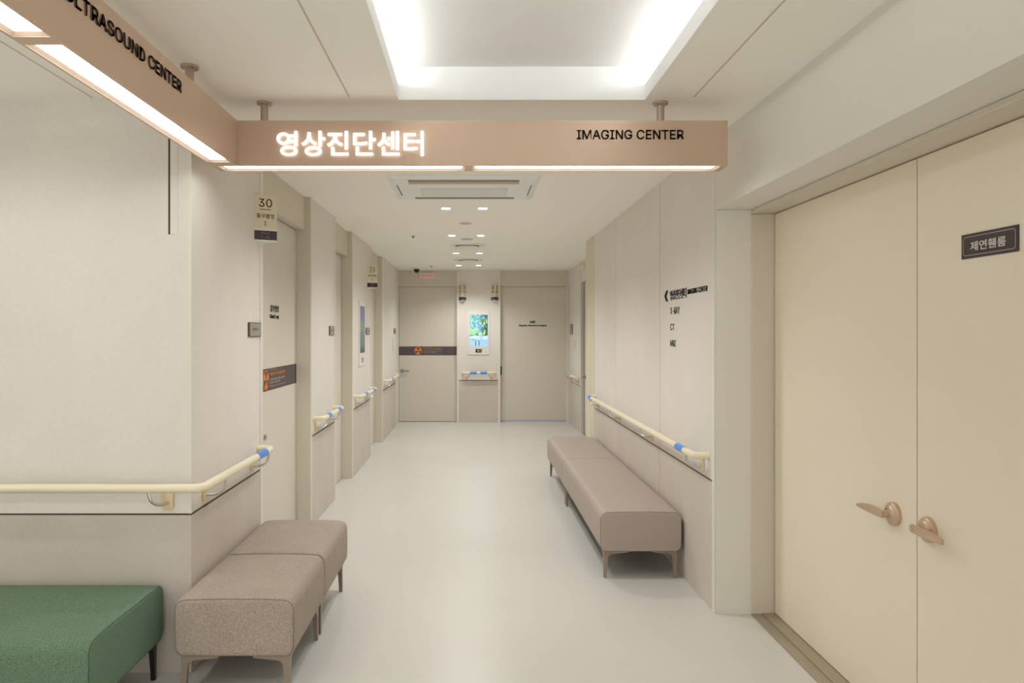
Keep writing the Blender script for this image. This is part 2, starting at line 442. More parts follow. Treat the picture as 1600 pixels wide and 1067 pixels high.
# lobby double door
YS = 2.565; XDR = 1.587
la = struct('door_6', box(XDR, 1.60, YS+.003, YR-.026, .012, 2.110), M_DOORL)
lb = struct('door_7', box(XDR, 1.60, YD0+.01, YS-.003, .012, 2.110), M_DOORL)
struct('door_gap', box(XDR+.004, 1.599, YS-.003, YS+.003, .012, 2.110), mat('gap_brown', (.14, .085, .03), .7), la)
struct('door_gap', box(XDR+.002, 1.599, YR-.026, YR-.021, .012, 2.114), M_DARK, la)
def rosette(cy, cz):
    return lathe(bmesh.new(), [(.044, 0), (.044, .012), (.041, .016), (.034, .018), (.026, .024), (.0235, .028), (.0145, .028), (.0145, .033)], (XDR, cy, cz), (-1, 0, 0), 40)
def lever(cy, cz, sgn, par, lock):
    h = obj('door_handle', rosette(cy, cz), M_HANDLE, par, smooth=True, label='bronze lever handle')
    obj('collar', lathe(bmesh.new(), [(.0165, .026), (.0165, .031), (.0125, .031)], (XDR, cy, cz), (-1, 0, 0), 24), M_STEEL, h, smooth=True)
    bm = tube(bmesh.new(), [(XDR-.025, cy, cz), (XDR-.047, cy, cz)], .0125, 20)
    # flat tapered blade, bent a little
    x = XDR-.050
    if lock: pts = [(-.022, 0), (.01, 0), (.04, -.002), (.08, -.006), (.12, -.006), (.14, -.004)]; wd = [.015, .0165, .017, .0155, .012, .010]
    else: pts = [(-.010, 0), (.01, 0), (.04, .000), (.075, .005), (.105, .013), (.125, .024)]; wd = [.0135, .0165, .0185, .018, .014, .006]
    ring = []
    for (t, dx), wz in zip(pts, wd):
        th = .0075 if t < .05 else .0055
        y = cy+sgn*t
        dz = .006*math.sin(t*8) if not lock else -.02*max(0, t)
        ring.append([bm.verts.new((x-dx+ox*th, y, cz+dz+oz*wz)) for ox, oz in
                     ((-1, .55), (-.6, .9), (.6, .9), (1, .55), (1, -.55), (.6, -.9), (-.6, -.9), (-1, -.55))])
    for a, b in zip(ring, ring[1:]):
        for k in range(8): bm.faces.new([a[k], a[(k+1) % 8], b[(k+1) % 8], b[k]])
    bm.faces.new(ring[0]); bm.faces.new(ring[-1][::-1])
    obj('lever', bm, M_HANDLE, h, smooth=True)
    if lock:
        obj('keyhole', lathe(bmesh.new(), [(.0085, 0), (.0085, .002), (.005, .002), (.004, .0012), (0, .0012)], (x-.007, cy+.010, cz), (-1, 0, 0), 20), M_LOCK, h, smooth=True)
lever(2.700, .806, 1, la, False)
lever(2.495, .803, -1, lb, True)
npz0, npz1, ny0, ny1 = 1.7256, 1.8035, 2.084, 2.326
np_ = obj('name_plate', box(XDR-.004, XDR, ny0, ny1, npz0, npz1), M_NAVY, lb, label='dark plum name plate with white Korean lettering')
loop = []
r_, mrg = .010, .009
for (cy_, cz_, a0) in ((ny0+mrg+r_, npz0+mrg+r_, 180), (ny1-mrg-r_, npz0+mrg+r_, 270), (ny1-mrg-r_, npz1-mrg-r_, 0), (ny0+mrg+r_, npz1-mrg-r_, 90)):
    for k in range(7):
        q = math.radians(a0+15*k); loop.append((cy_, cz_, math.cos(q), math.sin(q)))
bm = bmesh.new()
for i in range(len(loop)):
    p, q = loop[i], loop[(i+1) % len(loop)]
    bm.faces.new([bm.verts.new((XDR-.0046, c[0]+c[2]*rr, c[1]+c[3]*rr)) for c, rr in ((p, r_), (q, r_), (q, r_-.0012), (p, r_-.0012))])
bmesh.ops.remove_doubles(bm, verts=bm.verts, dist=1e-6)
obj('border_line', bm, M_WHITE, np_)
text('제연휀룸', .030, (XDR-.004, 2.284, 1.7475), RW, M_WHITE, np_, width=.153, bold=.015, depth=.0006, hangul=True)

# ------------------------------------------------------------------ hanging sign
Y1, Y2, ZB, ZT = 3.150, 3.262, 2.222, 2.420
XI, XO = -1.040, -1.152
XE = 1.117
hs = thing('hanging_sign', 'L-shaped bronze sign beam hung from the ceiling with glowing Korean letters and light strips below', 'sign', (-1.09, 3.2, ZB))
def frame_box(x0, x1, y0, y1, slots):
    """hollow-bottom beam: top, sides, bottom rim with openings"""
    bm = bmesh.new(); t = .003
    B(bm, x0, x1, y0, y1, ZT-t, ZT); B(bm, x0, x1, y0, y0+t, ZB, ZT-t); B(bm, x0, x1, y1-t, y1, ZB, ZT-t)
    B(bm, x0, x0+t, y0+t, y1-t, ZB, ZT-t); B(bm, x1-t, x1, y0+t, y1-t, ZB, ZT-t)
    long_x = (x1-x0) > (y1-y0); m = .009
    if long_x:
        B(bm, x0+t, x1-t, y0+t, y0+m, ZB, ZB+t); B(bm, x0+t, x1-t, y1-m, y1-t, ZB, ZB+t)
        e = x0+t
        for a, b in slots: B(bm, e, a, y0+m, y1-m, ZB, ZB+t); e = b
        B(bm, e, x1-t, y0+m, y1-m, ZB, ZB+t)
    else:
        B(bm, x0+t, x0+m, y0+t, y1-t, ZB, ZB+t); B(bm, x1-m, x1-t, y0+t, y1-t, ZB, ZB+t)
        e = y0+t
        for a, b in slots: B(bm, x0+m, x1-m, e, a, ZB, ZB+t); e = b
        B(bm, x0+m, x1-m, e, y1-t, ZB, ZB+t)
    return bm
bx = obj('sign_beam', frame_box(XO, XE, Y1, Y2, [(-1.125, -.040), (-.004, 1.088)]), M_SIGN, hs)
by = obj('sign_beam', frame_box(XO, XI, .42, Y1-.001, [(.50, 1.777), (1.827, 3.088)]), M_SIGN, hs)
def strip(x0, x1, y0, y1, par):
    """lit diffuser set up in the slot with a sloping pale rim"""
    bm = bmesh.new(); d, h = .013, .010
    a = [bm.verts.new(p) for p in ((x0, y0, ZB+.001), (x1, y0, ZB+.001), (x1, y1, ZB+.001), (x0, y1, ZB+.001))]
    b = [bm.verts.new(p) for p in ((x0+d, y0+d, ZB+h), (x1-d, y0+d, ZB+h), (x1-d, y1-d, ZB+h), (x0+d, y1-d, ZB+h))]
    for k in range(4): bm.faces.new([a[k], a[(k+1) % 4], b[(k+1) % 4], b[k]])
    rim = obj('slot_rim', bm, M_RIM, par)
    obj('light_strip', box(x0+d, x1-d, y0+d, y1-d, ZB+h-.001, ZB+h+.004), M_STRIP, par, label='glowing white diffuser strip')
strip(-1.125, -.040, Y1+.009, Y2-.009, bx); strip(-.004, 1.088, Y1+.009, Y2-.009, bx)
strip(XO+.009, XI-.009, .50, 1.777, by); strip(XO+.009, XI-.009, 1.827, 3.088, by)
def pc(px, y): return (px-740)*y/F
text('영상진단센터', .108, (pc(433, Y1), Y1-.004, 2.2635), FR, M_GLOW, bx, width=pc(662, Y1)-pc(433, Y1), bold=.017, depth=.006, hangul=True, label='glowing white Korean letters', name='glowing_lettering')
text('IMAGING CENTER', .040, (pc(901, Y1), Y1-.0005, 2.3375), FR, M_LETTER, bx, width=pc(1068, Y1)-pc(901, Y1), bold=.012, depth=.004)
text('ULTRASOUND CENTER', .041, (XI+.0005, 1.817, 2.338), LW, M_LETTER, by, width=.727, bold=.012, depth=.004)
for x, y in ((-.936, 3.206), (.836, 3.206), (-1.096, 2.765), (-1.096, 1.2)):
    bm = lathe(bmesh.new(), [(.0165, ZT-ZC-.0), (.0165, -.016), (.020, -.014), (.033, -.010), (.034, 0)], (x, y, ZC), (0, 0, 1), 32)
    s = obj('suspension_rod', bm, M_FLANGE, hs, smooth=True)
    for k in range(4):
        bm = bmesh.new()
        q = PI/4+k*PI/2; lathe(bm, [(0, -.013), (.0035, -.0125), (.0035, -.009)], (x+.026*math.cos(q), y+.026*math.sin(q), ZC), (0, 0, 1), 10)
        obj('screw_head', bm, M_DARK, s)

# ------------------------------------------------------------------ benches
def cushion(hw, hl, hz, r, er, crown):
    """rounded section (u across, v up) swept along the length t; er rounds the ends; returns bm in (u, t, v)"""
    def sect(ins, c):
        rr = max(r-ins*.6, .006); a, b = hw-ins, hz-ins; pts = []
        for cx_, cz_, a0 in ((a-rr, b-rr, 0), (-a+rr, b-rr, 90), (-a+rr, -b+rr, 180), (a-rr, -b+rr, 270)):
            for k in range(9):
                q = math.radians(a0+90*k/8)
                pts.append((cx_+math.cos(q)*rr, cz_+math.sin(q)*rr))
            if a0 == 0: pts += [((a-rr)*(1-2*k/12), b) for k in range(1, 12)]
            elif a0 == 90: pts += [(-a, (b-rr)*(1-2*k/6)) for k in range(1, 6)]
            elif a0 == 180: pts += [(-(a-rr)*(1-2*k/6), -b) for k in range(1, 6)]
            else: pts += [(a, -(b-rr)*(1-2*k/6)) for k in range(1, 6)]
        out = []
        for u, v in pts:
            if v > 0: v += crown*c*(1-min(1, abs(u/hw))**2.6)*(v/hz)
            u += math.copysign(crown*.35*c*(1-min(1, abs(v/hz))**2), u) if abs(u) > .5*hw else 0
            out.append((u, v))
        return out
    st = [(er*(1-math.sin(PI/2*k/6)), er*(1-math.cos(PI/2*k/6)), 0) for k in range(6, -1, -1)]   # (inset, from the end, -)
    st = [(er*(1-math.cos(PI/2*(1-k/6))) , er*(1-math.sin(PI/2*(1-k/6)))) for k in range(7)]
    st = [(er-math.sin(PI/2*k/6)*er, er-math.cos(PI/2*k/6)*er) for k in range(7)]
    L = [(-hl+d, ins) for ins, d in st]+[(-hl+er+(2*hl-2*er)*k/20, 0) for k in range(1, 20)]+[(hl-d, ins) for ins, d in st[::-1]]
    bm = bmesh.new(); rings = []
    for t, ins in L:
        e = max(0, 1-abs(t/hl)**12); c = .45+.55*e
        rings.append([bm.verts.new((u, t, v)) for u, v in sect(ins, c)])
    n = len(rings[0])
    for a, b in zip(rings, rings[1:]):
        for k in range(n): bm.faces.new([a[k], a[(k+1) % n], b[(k+1) % n], b[k]])
    bm.faces.new(rings[0]); bm.faces.new(rings[-1])
    seam = sect(er*.30, .45+.55*(1-(1-er*.3/hl)**12))
    return bm, seam
ZS0, ZS1 = .165, .402
def leg_bm(cx, cy, sx, sy):
    """cast leg at a corner: sx, sy point inward"""
    bm = bmesh.new()
    H = ZS0
    prof = [(0, H), (.155, H), (.150, H-.010), (.09, H-.016), (.045, H-.021), (.033, H-.030), (.027, H-.050), (.019, .0), (.006, .0)]
    prism(bm, prof, lambda u, v, d: (cx+sx*u, cy+sy*d, v), 0, .017)
    prof2 = [(0, H), (.085, H), (.080, H-.008), (.045, H-.018), (.031, H-.032), (.025, H-.05), (.017, 0), (0, 0)]
    prism(bm, prof2, lambda u, v, d: (cx+sx*(.0015+d*.8), cy+sy*(.0012+u), v), 0, .015)
    return bm
def bench(name, label, group, x0, x1, y0, y1, fab, pipe, legm, along='y', z1=ZS1, inset=.022, r=.040, crown=.012, er=.022, seams=()):
    cx, cy = (x0+x1)/2, (y0+y1)/2
    t = thing(name, label, 'bench', (cx, cy, 0), group)
    hw = (x1-x0)/2 if along == 'y' else (y1-y0)/2
    hl = (y1-y0)/2 if along == 'y' else (x1-x0)/2
    hz = (z1-ZS0)/2; zc = (z1+ZS0)/2
    put = (lambda u, l, v: (cx+u, cy+l, zc+v)) if along == 'y' else (lambda u, l, v: (cx+l, cy+u, zc+v))
    bm, seam = cushion(hw, hl, hz, r, er, crown)
    for v in bm.verts: v.co = Vector(put(*v.co))
    cu = obj('seat_cushion', bm, fab, t, smooth=True)
    for l in [-(hl-er*.30), hl-er*.30]+list(seams):
        sm = seam if abs(l) > hl*.8 else cushion(hw, hl, hz, r, 0.0001, crown)[1]
        lo = [put(u, l, v) for u, v in sm]; lo.append(lo[0])
        obj('piping', tube(bmesh.new(), lo, .0014 if abs(l) > hl*.8 else .0022, 6), pipe, cu, smooth=True)
    obj('underside_board', box(x0+.03, x1-.03, y0+.03, y1-.03, ZS0-.006, ZS0+.01), M_UNDER, t)
    for sx in (1, -1):
        for sy in (1, -1):
            px = x0+inset if sx > 0 else x1-inset; py = y0+inset if sy > 0 else y1-inset
            obj('leg', leg_bm(px, py, sx, sy), legm, t)
    return t
bench('bench', 'square grey-brown fabric stool bench at the wall corner beside the green bench', 'grey-brown fabric benches along the wall', -1.222, -.730, 2.915, 3.504, M_GREY, M_TPIPE, M_LEG)
bench('bench', 'square grey-brown fabric stool bench behind the nearer one, beside the chest X-ray door', 'grey-brown fabric benches along the wall', -1.222, -.730, 3.510, 4.150, M_GREY, M_TPIPE, M_LEG)
bench('bench', 'long taupe upholstered bench under the handrail, its near end facing the double door', 'taupe benches under the long handrail', .766, 1.256, 4.325, 6.164, M_TAUPE, M_TPIPE, M_LEG, er=.010)
bench('bench', 'shorter taupe upholstered bench at the far end of the long taupe bench', 'taupe benches under the long handrail', .766, 1.256, 6.168, 7.44, M_TAUPE, M_TPIPE, M_LEG, er=.010)
bench('bench', 'green fabric bench with black legs beside the grey-brown stool bench', 'green fabric bench', -3.04, -1.340, 2.500, 3.105, M_GREEN, M_GPIPE, M_LEGB, along='x', r=.045, z1=.405, er=.014, seams=(.31,))

# ------------------------------------------------------------------ handrails
RR, RO, RZ = .0195, .080, .822
def handrail(label, kind, pts, brackets, bands, group='cream handrails along the walls'):
    """pts: polyline of the rail; brackets: (wallpoint, outward, lateral)"""
    c = Vector(pts[len(pts)//2])
    t = thing('handrail', label, 'handrail', (c.x, c.y, RZ-.1), group)
    path = fillet(pts, .055)
    rail = obj('rail', tube(bmesh.new(), path, RR, 18), M_RAIL, t, smooth=True)
    for (p, o, l) in brackets:
        p = Vector(p); o = Vector(o); l = Vector(l)
        up = Vector((0, 0, 1))
        c0 = p+o*.006; hw = l*.024
        a, b = c0-hw-o*.006, c0+hw+o*.006
        bm = box(min(a.x, b.x), max(a.x, b.x), min(a.y, b.y), max(a.y, b.y), .716, .792, bev=.004)
        pl = obj('bracket', bm, M_PLATE, t, smooth=True)
        pa = fillet([p+o*.010+up*(.745-p.z), p+o*.05+l*.012+up*(.742-p.z), p+o*RO+l*.040+up*(.760-p.z), p+o*RO+l*.052+up*(RZ-RR+.001-p.z)], .03, 5)
        obj('bracket_arm', tube(bmesh.new(), pa, .0095, 10, flat=.7), M_STEEL, pl, smooth=True)
    for a, b in bands:
        obj('blue_band', tube(bmesh.new(), [a, b], RR+.0015, 18), M_BLUE, rail, smooth=True, label='blue band round the rail')
    return t
xr = XL+RO; yr = YW-RO
handrail('long cream handrail on the near wall, bending round the corner above the stool benches', 'l',
    [(-4.3, YW-.001, RZ), (-4.3, yr, RZ), (xr, yr, RZ), (xr, 4.115, RZ), (XL+.001, 4.115, RZ)],
    [((-1.338, YW-.0, 0), (0, -1, 0), (-1, 0, 0)), ((-2.6, YW, 0), (0, -1, 0), (-1, 0, 0)), ((XL, 3.30, 0), (1, 0, 0), (0, 1, 0)), ((XL, 4.00, 0), (1, 0, 0), (0, 1, 0))],
    [((xr, 3.83, RZ), (xr, 3.99, RZ))])
def pier_rail(label, y0, y1, b0, b1, k0, k1):
    handrail(label, 'p', [(XL+.001, y0, RZ), (xr, y0, RZ), (xr, y1, RZ), (XL+.001, y1, RZ)],
        [((XL, b0, 0), (1, 0, 0), (0, 1, 0)), ((XL, b1, 0), (1, 0, 0), (0, 1, 0))],
        [((xr, k0[0], RZ), (xr, k0[1], RZ)), ((xr, k1[0], RZ), (xr, k1[1], RZ))])
pier_rail('short cream handrail with two blue bands between the first and second doors', 5.55, 6.34, 5.61, 6.13, (5.68, 5.79), (6.10, 6.21))
pier_rail('cream handrail with two blue bands below the narrow wall screen', 7.45, 8.50, 7.52, 8.25, (7.64, 7.78), (8.20, 8.34))
pier_rail('cream handrail ending beside the far door with the plum warning band', 9.85, 11.30, 9.95, 11.0, (10.12, 10.28), (11.05, 11.2))
ye = YE-RO
handrail('short cream handrail on the end pier below the lit picture screen', 'e',
    [(-.175, YE-.001, RZ), (-.175, ye, RZ), (.35, ye, RZ), (.35, YE-.001, RZ)],
    [((-.12, YE, 0), (0, -1, 0), (1, 0, 0)), ((.30, YE, 0), (0, -1, 0), (-1, 0, 0))],
    [((-.060, ye, RZ), (.052, ye, RZ)), ((.108, ye, RZ), (.222, ye, RZ))])
xq = XR-RO
handrail('long cream handrail on the wall above the taupe benches', 'r',
    [(XR-.001, 3.90, RZ-.004), (xq, 3.90, RZ-.004), (xq, 7.50, RZ-.004), (XR-.001, 7.50, RZ-.004)],
    [((XR, 4.00, 0), (-1, 0, 0), (0, 1, 0)), ((XR, 5.12, 0), (-1, 0, 0), (0, 1, 0)), ((XR, 6.25, 0), (-1, 0, 0), (0, 1, 0)), ((XR, 7.32, 0), (-1, 0, 0), (0, 1, 0))],
    [((xq, 4.075, RZ-.004), (xq, 4.22, RZ-.004)), ((xq, 7.28, RZ-.004), (xq, 7.43, RZ-.004))])
xz = XF-RO
handrail('short cream handrail beside the far door with MRI lettering', 'f',
    [(XF-.001, 10.62, RZ), (xz, 10.62, RZ), (xz, 11.60, RZ), (XF-.001, 11.60, RZ)],
    [((XF, 10.74, 0), (-1, 0, 0), (0, 1, 0)), ((XF, 11.50, 0), (-1, 0, 0), (0, -1, 0))],
    [((xz, 11.10, RZ), (xz, 11.24, RZ)), ((xz, 11.42, RZ), (xz, 11.54, RZ))])

# ------------------------------------------------------------------ projecting wedge signs
def wedge_sign(label, kind, c, no, ko, sub, en, both=False):
    """c: centre on the wall; kind 'L' on the left wall, 'E' on the end pier"""
    t = thing('projecting_sign', label, 'sign', (c[0], c[1], c[2]), 'projecting room number signs')
    hw, pr = .061, .108
    if kind == 'L':
        O = lambda u, d: Vector((c[0]+d, c[1]+u, 0))
        uax, dax = Vector((0, 1, 0)), Vector((1, 0, 0))
    else:
        O = lambda u, d: Vector((c[0]+u, c[1]-d, 0))
        uax, dax = Vector((1, 0, 0)), Vector((0, -1, 0))
    z0, zm1, zm2, z1 = c[2], c[2]+.062, c[2]+.076, c[2]+.262
    def wed(za, zb, s=1.0):
        bm = bmesh.new()
        poly = [(-hw*s, 0), (-.006, pr*s), (.006, pr*s), (hw*s, 0)]
        prism(bm, poly, lambda u, v, z: O(u, v)+Vector((0, 0, z)), za, zb)
        return bm
    obj('number_panel', wed(zm2, z1), M_IVORY, t)
    obj('pale_collar', wed(zm1, zm2, 1.04), M_PWHITE, t)
    dk = obj('name_panel', wed(z0+.010, zm1, 1.02), M_NAVY, t, label='dark lower panel')
    obj('base_cap', wed(z0, z0+.010, 1.0), M_PWHITE, t)
    faces = [(-1,)] if not both else [(-1,), (1,)]
    for (s,) in faces:
        p0 = O(s*hw, 0); p1 = O(s*.006, pr)
        along = (p1-p0).normalized() if s < 0 else (p0-p1).normalized()
        st = p0 if s < 0 else p1
        nrm = along.cross(Vector((0, 0, 1))).normalized()
        R = Matrix((along, Vector((0, 0, 1)), nrm)).transposed()
        L = (p1-p0).length; mid = (p0+p1)/2+nrm*.0006
        up = lambda z: mid+Vector((0, 0, z))
        text(no, .046, up(c[2]+.197), R, M_LETTER, t, align='CENTER', width=.074, bold=.012, depth=.0006)
        a, b = mid-along*.030, mid+along*.030
        bm = bmesh.new()
        vs = [bm.verts.new(a+Vector((0, 0, c[2]+.181))+nrm*.0004), bm.verts.new(b+Vector((0, 0, c[2]+.181))+nrm*.0004), bm.verts.new(b+Vector((0, 0, c[2]+.1845))+nrm*.0004), bm.verts.new(a+Vector((0, 0, c[2]+.1845))+nrm*.0004)]
        bm.faces.new(vs); obj('divider_line', bm, M_LETTER, t)
        text(ko, .027, up(c[2]+.132), R, M_LETTER, t, align='CENTER', width=.098, bold=.010, depth=.0006, hangul=True)
        if sub: text(sub, .022, up(c[2]+.093), R, M_LETTER, t, align='CENTER', bold=.008, depth=.0006)
        up2 = lambda z: mid+nrm*.0024+Vector((0, 0, z))
        e1, e2 = en
        text(e1, .014, up2(c[2]+.041), R, M_MUTE, dk, align='CENTER', bold=.012, depth=.0006)
        text(e2, .014, up2(c[2]+.019), R, M_MUTE, dk, align='CENTER', bold=.012, depth=.0006)
    return t
wedge_sign('large wedge sign reading 30 beside the nearest chest X-ray door', 'L', (XL, 4.116, 2.006), '30', '흉부촬영', '1', ('Chest', 'X-ray'))
wedge_sign('wedge sign reading 31 at the edge of the pier with the narrow screen', 'L', (XL, 8.42, 2.006), '31', '흉부촬영', '2', ('Chest', 'X-ray'))
wedge_sign('two-sided wedge sign on the end pier nearest the door with the warning band', 'E', (-.186, YE, 2.008), '32', '씨티실', '', ('CT', 'Scan'), True)
wedge_sign('two-sided wedge sign on the end pier nearest the door with MRI lettering', 'E', (.352, YE, 2.008), '33', '엠알실', '', ('MRI', 'Scan'), True)

# ------------------------------------------------------------------ small wall plates and switches
def wall_plate(label, x, out, y0, y1, z0, z1, txt='검사실'):
    t = thing('room_plate', label, 'plate', (x, (y0+y1)/2, z0), 'small nickel room plates')
    obj('plate_edge', box(x, x+.010*out, y0, y1, z0, z1), M_PLDARK, t)
    obj('plate_face', box(x+.0098*out, x+.012*out, y0+.008, y1-.004, z0+.004, z1-.004), M_PLGREY, t)
    if txt: text(txt, .018, (x+.0121*out, (y0+y1)/2, (z0+z1)/2-.008), LW if out > 0 else RW, M_LETTER, t, align='CENTER', width=(y1-y0)*.5, depth=.0006, hangul=True)
wall_plate('small nickel room plate on the wall below the sign reading 30', XL, 1, 3.935, 4.15, 1.465, 1.545, '촬영실 1')
wall_plate('small nickel room plate between the first and second doors', XL, 1, 6.14, 6.34, 1.465, 1.543)
wall_plate('small nickel room plate just beyond the narrow wall screen', XL, 1, 8.23, 8.50, 1.465, 1.543)
wall_plate('small nickel room plate beside the far door with the warning band', XL, 1, 11.12, 11.36, 1.465, 1.55)
wall_plate('taller nickel room plate beside the far door with MRI lettering', XF, -1, 11.38, 11.66, 1.455, 1.62, '')
def switch(label, x, out, y0, y1, z0, z1, col):
    t = thing('wall_switch', label, 'switch', (x, (y0+y1)/2, z0))
    obj('face_plate', box(x, x+.012*out, y0, y1, z0, z1, bev=.003), M_PWHITE, t)
    obj('rocker', box(x+.011*out, x+.016*out, (y0+y1)/2-.03, (y0+y1)/2+.03, z0+.03, z1-.03, bev=.002), col, t)
switch('white switch plate on the wall left of the far warning-band door', XL, 1, 10.90, 11.05, 1.21, 1.40, M_IVORY)
switch('white switch plate with an amber rocker beside the far door with MRI lettering', XF, -1, 11.00, 11.2, 1.215, 1.40, mat('amber_rocker', (.70, .42, .08), .4))

# ------------------------------------------------------------------ display screens
def painter(seed, kind):
    rnd = random.Random(seed); W, H = 64, 110
    img = [[(.2, .4, .3)]*W for _ in range(H)]
    def ell(cx, cy, rx, ry, col, jit=.0, ang=0):
        for y in range(max(0, int((cy-max(rx, ry)*1.2)*H)), min(H, int((cy+max(rx, ry)*1.2)*H)+1)):
            for x in range(max(0, int((cx-max(rx, ry)*1.5)*W)), min(W, int((cx+max(rx, ry)*1.5)*W)+1)):
                dx, dy = x/W-cx, y/H-cy
                c, s = math.cos(ang), math.sin(ang)
                if ((dx*c+dy*s)/rx)**2+((-dx*s+dy*c)/ry)**2 < 1:
                    img[y][x] = tuple(max(0, k+rnd.uniform(-jit, jit)) for k in col)
    def rect(x0, x1, y0, y1, col, jit=0):
        for y in range(int(y0*H), min(H, int(y1*H))):
            for x in range(int(x0*W), min(W, int(x1*W))): img[y][x] = tuple(max(0, k+rnd.uniform(-jit, jit)) for k in col)
    if kind == 0:     # still life: vase of flowers in a garden (y grows upward)
        rect(0, 1, .30, 1, (.06, .30, .20), .04)
        rect(0, .62, .40, 1, (.18, .62, .50), .12); rect(.80, 1, .33, 1, (.03, .10, .10), .02)
        rect(0, .35, .36, .60, (.35, .80, .42), .12)
        for _ in range(90): ell(rnd.uniform(0, .60), rnd.uniform(.52, 1), .05, .022, rnd.choice([(.40, .85, .85), (.20, .60, .62), (.55, .92, .90), (.10, .40, .34), (.45, .75, .95)]), .05, rnd.uniform(0, 3))
        for _ in range(45): ell(rnd.uniform(.45, .95), rnd.uniform(.60, 1), .04, .02, rnd.choice([(.05, .28, .18), (.10, .45, .30), (.08, .35, .50), (.04, .15, .12)]), .03, rnd.uniform(0, 3))
        for gx, gy, n in ((.55, .78, 4), (.62, .74, 4), (.80, .78, 5), (.92, .84, 6), (.74, .68, 4), (.83, .50, 6), (.78, .42, 4), (.18, .50, 4), (.40, .50, 4), (.25, .48, 3)):
            for k in range(n): ell(gx+rnd.uniform(-.02, .02), gy-k*.022, .030, .016, rnd.choice([(.75, .85, .12), (.90, .90, .20), (.50, .75, .15)]), .05)
        for _ in range(26): ell(rnd.uniform(.42, .66), rnd.uniform(.56, .68), .045, .022, rnd.choice([(.15, .38, .85), (.30, .55, .98), (.45, .70, 1.0)]), .04, rnd.uniform(0, 3))
        for _ in range(8): ell(rnd.uniform(.66, .82), rnd.uniform(.86, .92), .04, .02, (.25, .50, .95), .04)
        rect(0, 1, 0, .34, (.40, .66, .88), .05); rect(0, .9, .32, .345, (.10, .38, .30), .03)
        ell(.30, .28, .30, .05, (.70, .85, .95), .05); ell(.45, .215, .34, .045, (.30, .42, .34), .06); ell(.50, .235, .32, .04, (.55, .78, .95), .05)
        rect(.32, .37, 0, .17, (.05, .14, .18)); rect(.50, .555, 0, .17, (.06, .12, .16))
        ell(.78, .16, .24, .16, (.35, .62, .95), .05, .2); ell(.84, .26, .18, .06, (.65, .82, .98), .04)
        ell(.59, .37, .125, .075, (.42, .62, .62), .05); ell(.56, .39, .06, .045, (.70, .80, .68), .04); ell(.59, .455, .07, .018, (.35, .50, .42), .03)
        rect(.53, .65, .44, .49, (.30, .50, .52), .05)
    else:
        for y in range(H):
            v = y/H
            c = (.06, .09, .10) if v < .12 else (.10, .15, .15) if v < .45 else (.12, .20, .14) if v < .62 else (.09, .13, .24)
            for x in range(W): img[y][x] = tuple(max(0, k+rnd.uniform(-.015, .015)) for k in c)
        for _ in range(30): ell(rnd.uniform(0, .7), rnd.uniform(.45, .68), .06, .03, rnd.choice([(.22, .34, .10), (.10, .22, .18), (.16, .26, .12)]), .02)
        for _ in range(20): ell(rnd.uniform(.2, 1), rnd.uniform(.15, .45), .05, .04, rnd.choice([(.10, .18, .20), (.06, .11, .10), (.15, .22, .16)]), .02)
    return img, W, H
def display(label, kind, O, R, w, h, zc, glow):
    """O: wall point at the screen's horizontal centre; R maps (right, up, out)"""
    t = thing('display_screen', label, 'screen', tuple(O[:2])+(zc-h/2-.16,))
    def P(u, v, d): return R @ Vector((u, v, d))+Vector((O[0], O[1], zc))
    def pbox(u0, u1, v0, v1, d0, d1, bev=0):
        a, b = P(u0, v0, d0), P(u1, v1, d1)
        return box(min(a.x, b.x), max(a.x, b.x), min(a.y, b.y), max(a.y, b.y), min(a.z, b.z), max(a.z, b.z), bev=bev)
    obj('housing', pbox(-w/2-.035, w/2+.03, -h/2-.145, h/2+.055, 0, .012, .003), M_PWHITE, t)
    img, W, H = painter(3, kind)
    me = bpy.data.meshes.new('screen_panel')
    off = Vector(t.location)
    vs = [P(-w/2+w*i/(W-1), -h/2+h*j/(H-1), .0128)-off for j in range(H) for i in range(W)]
    fs = [(j*W+i, j*W+i+1, (j+1)*W+i+1, (j+1)*W+i) for j in range(H-1) for i in range(W-1)]
    me.from_pydata(vs, [], fs)
    ca = me.color_attributes.new('picture', 'FLOAT_COLOR', 'POINT')
    ca.data.foreach_set('color', [c for j in range(H) for i in range(W) for c in (*img[j][i], 1)])
    m = bpy.data.materials.new('screen_picture'); m.use_nodes = True; nt = m.node_tree; b = nt.nodes['Principled BSDF']
    at = nt.nodes.new('ShaderNodeVertexColor'); at.layer_name = 'picture'
    nt.links.new(at.outputs['Color'], b.inputs['Emission Color']); b.inputs['Emission Strength'].default_value = glow
    b.inputs['Base Color'].default_value = (.02, .02, .02, 1); b.inputs['Roughness'].default_value = .3
    me.materials.append(m)
    s = bpy.data.objects.new('screen_panel', me); C.objects.link(s); s.parent = t
    s['label'] = 'lit picture of flowers in a vase on a garden table' if kind == 0 else 'dim blue and green picture'
    lp = obj('card_reader', pbox(-.052, .050, -h/2-.108, -h/2-.052, .0115, .015, .001), M_BLACK if kind == 0 else M_PLGREY, t, label='small black window below the screen' if kind == 0 else None)
    if kind == 0:
        # a white mark, arrow and ring, in the black window
        bm = bmesh.new()
        for u0, u1, v0, v1 in ((-.02, .0, -.012, .012), (.014, .018, -.012, .012), (.030, .034, -.012, .012), (.014, .034, .009, .012), (.014, .034, -.012, -.009)):
            vz = [bm.verts.new(P(u, -h/2-.080+v, .0154)) for u, v in ((u0, v0), (u1, v0), (u1, v1), (u0, v1))]; bm.faces.new(vz)
        obj('window_mark', bm, M_WHITE, lp)
        obj('sensor_dot', pbox(.118, .128, -h/2-.110, -h/2-.102, .0115, .014), M_PLGREY, t)
display('bright portrait screen showing blue and yellow flowers on the end pier', 0, (.084, YE, 0), FR, .296, .514, 1.520, .75)
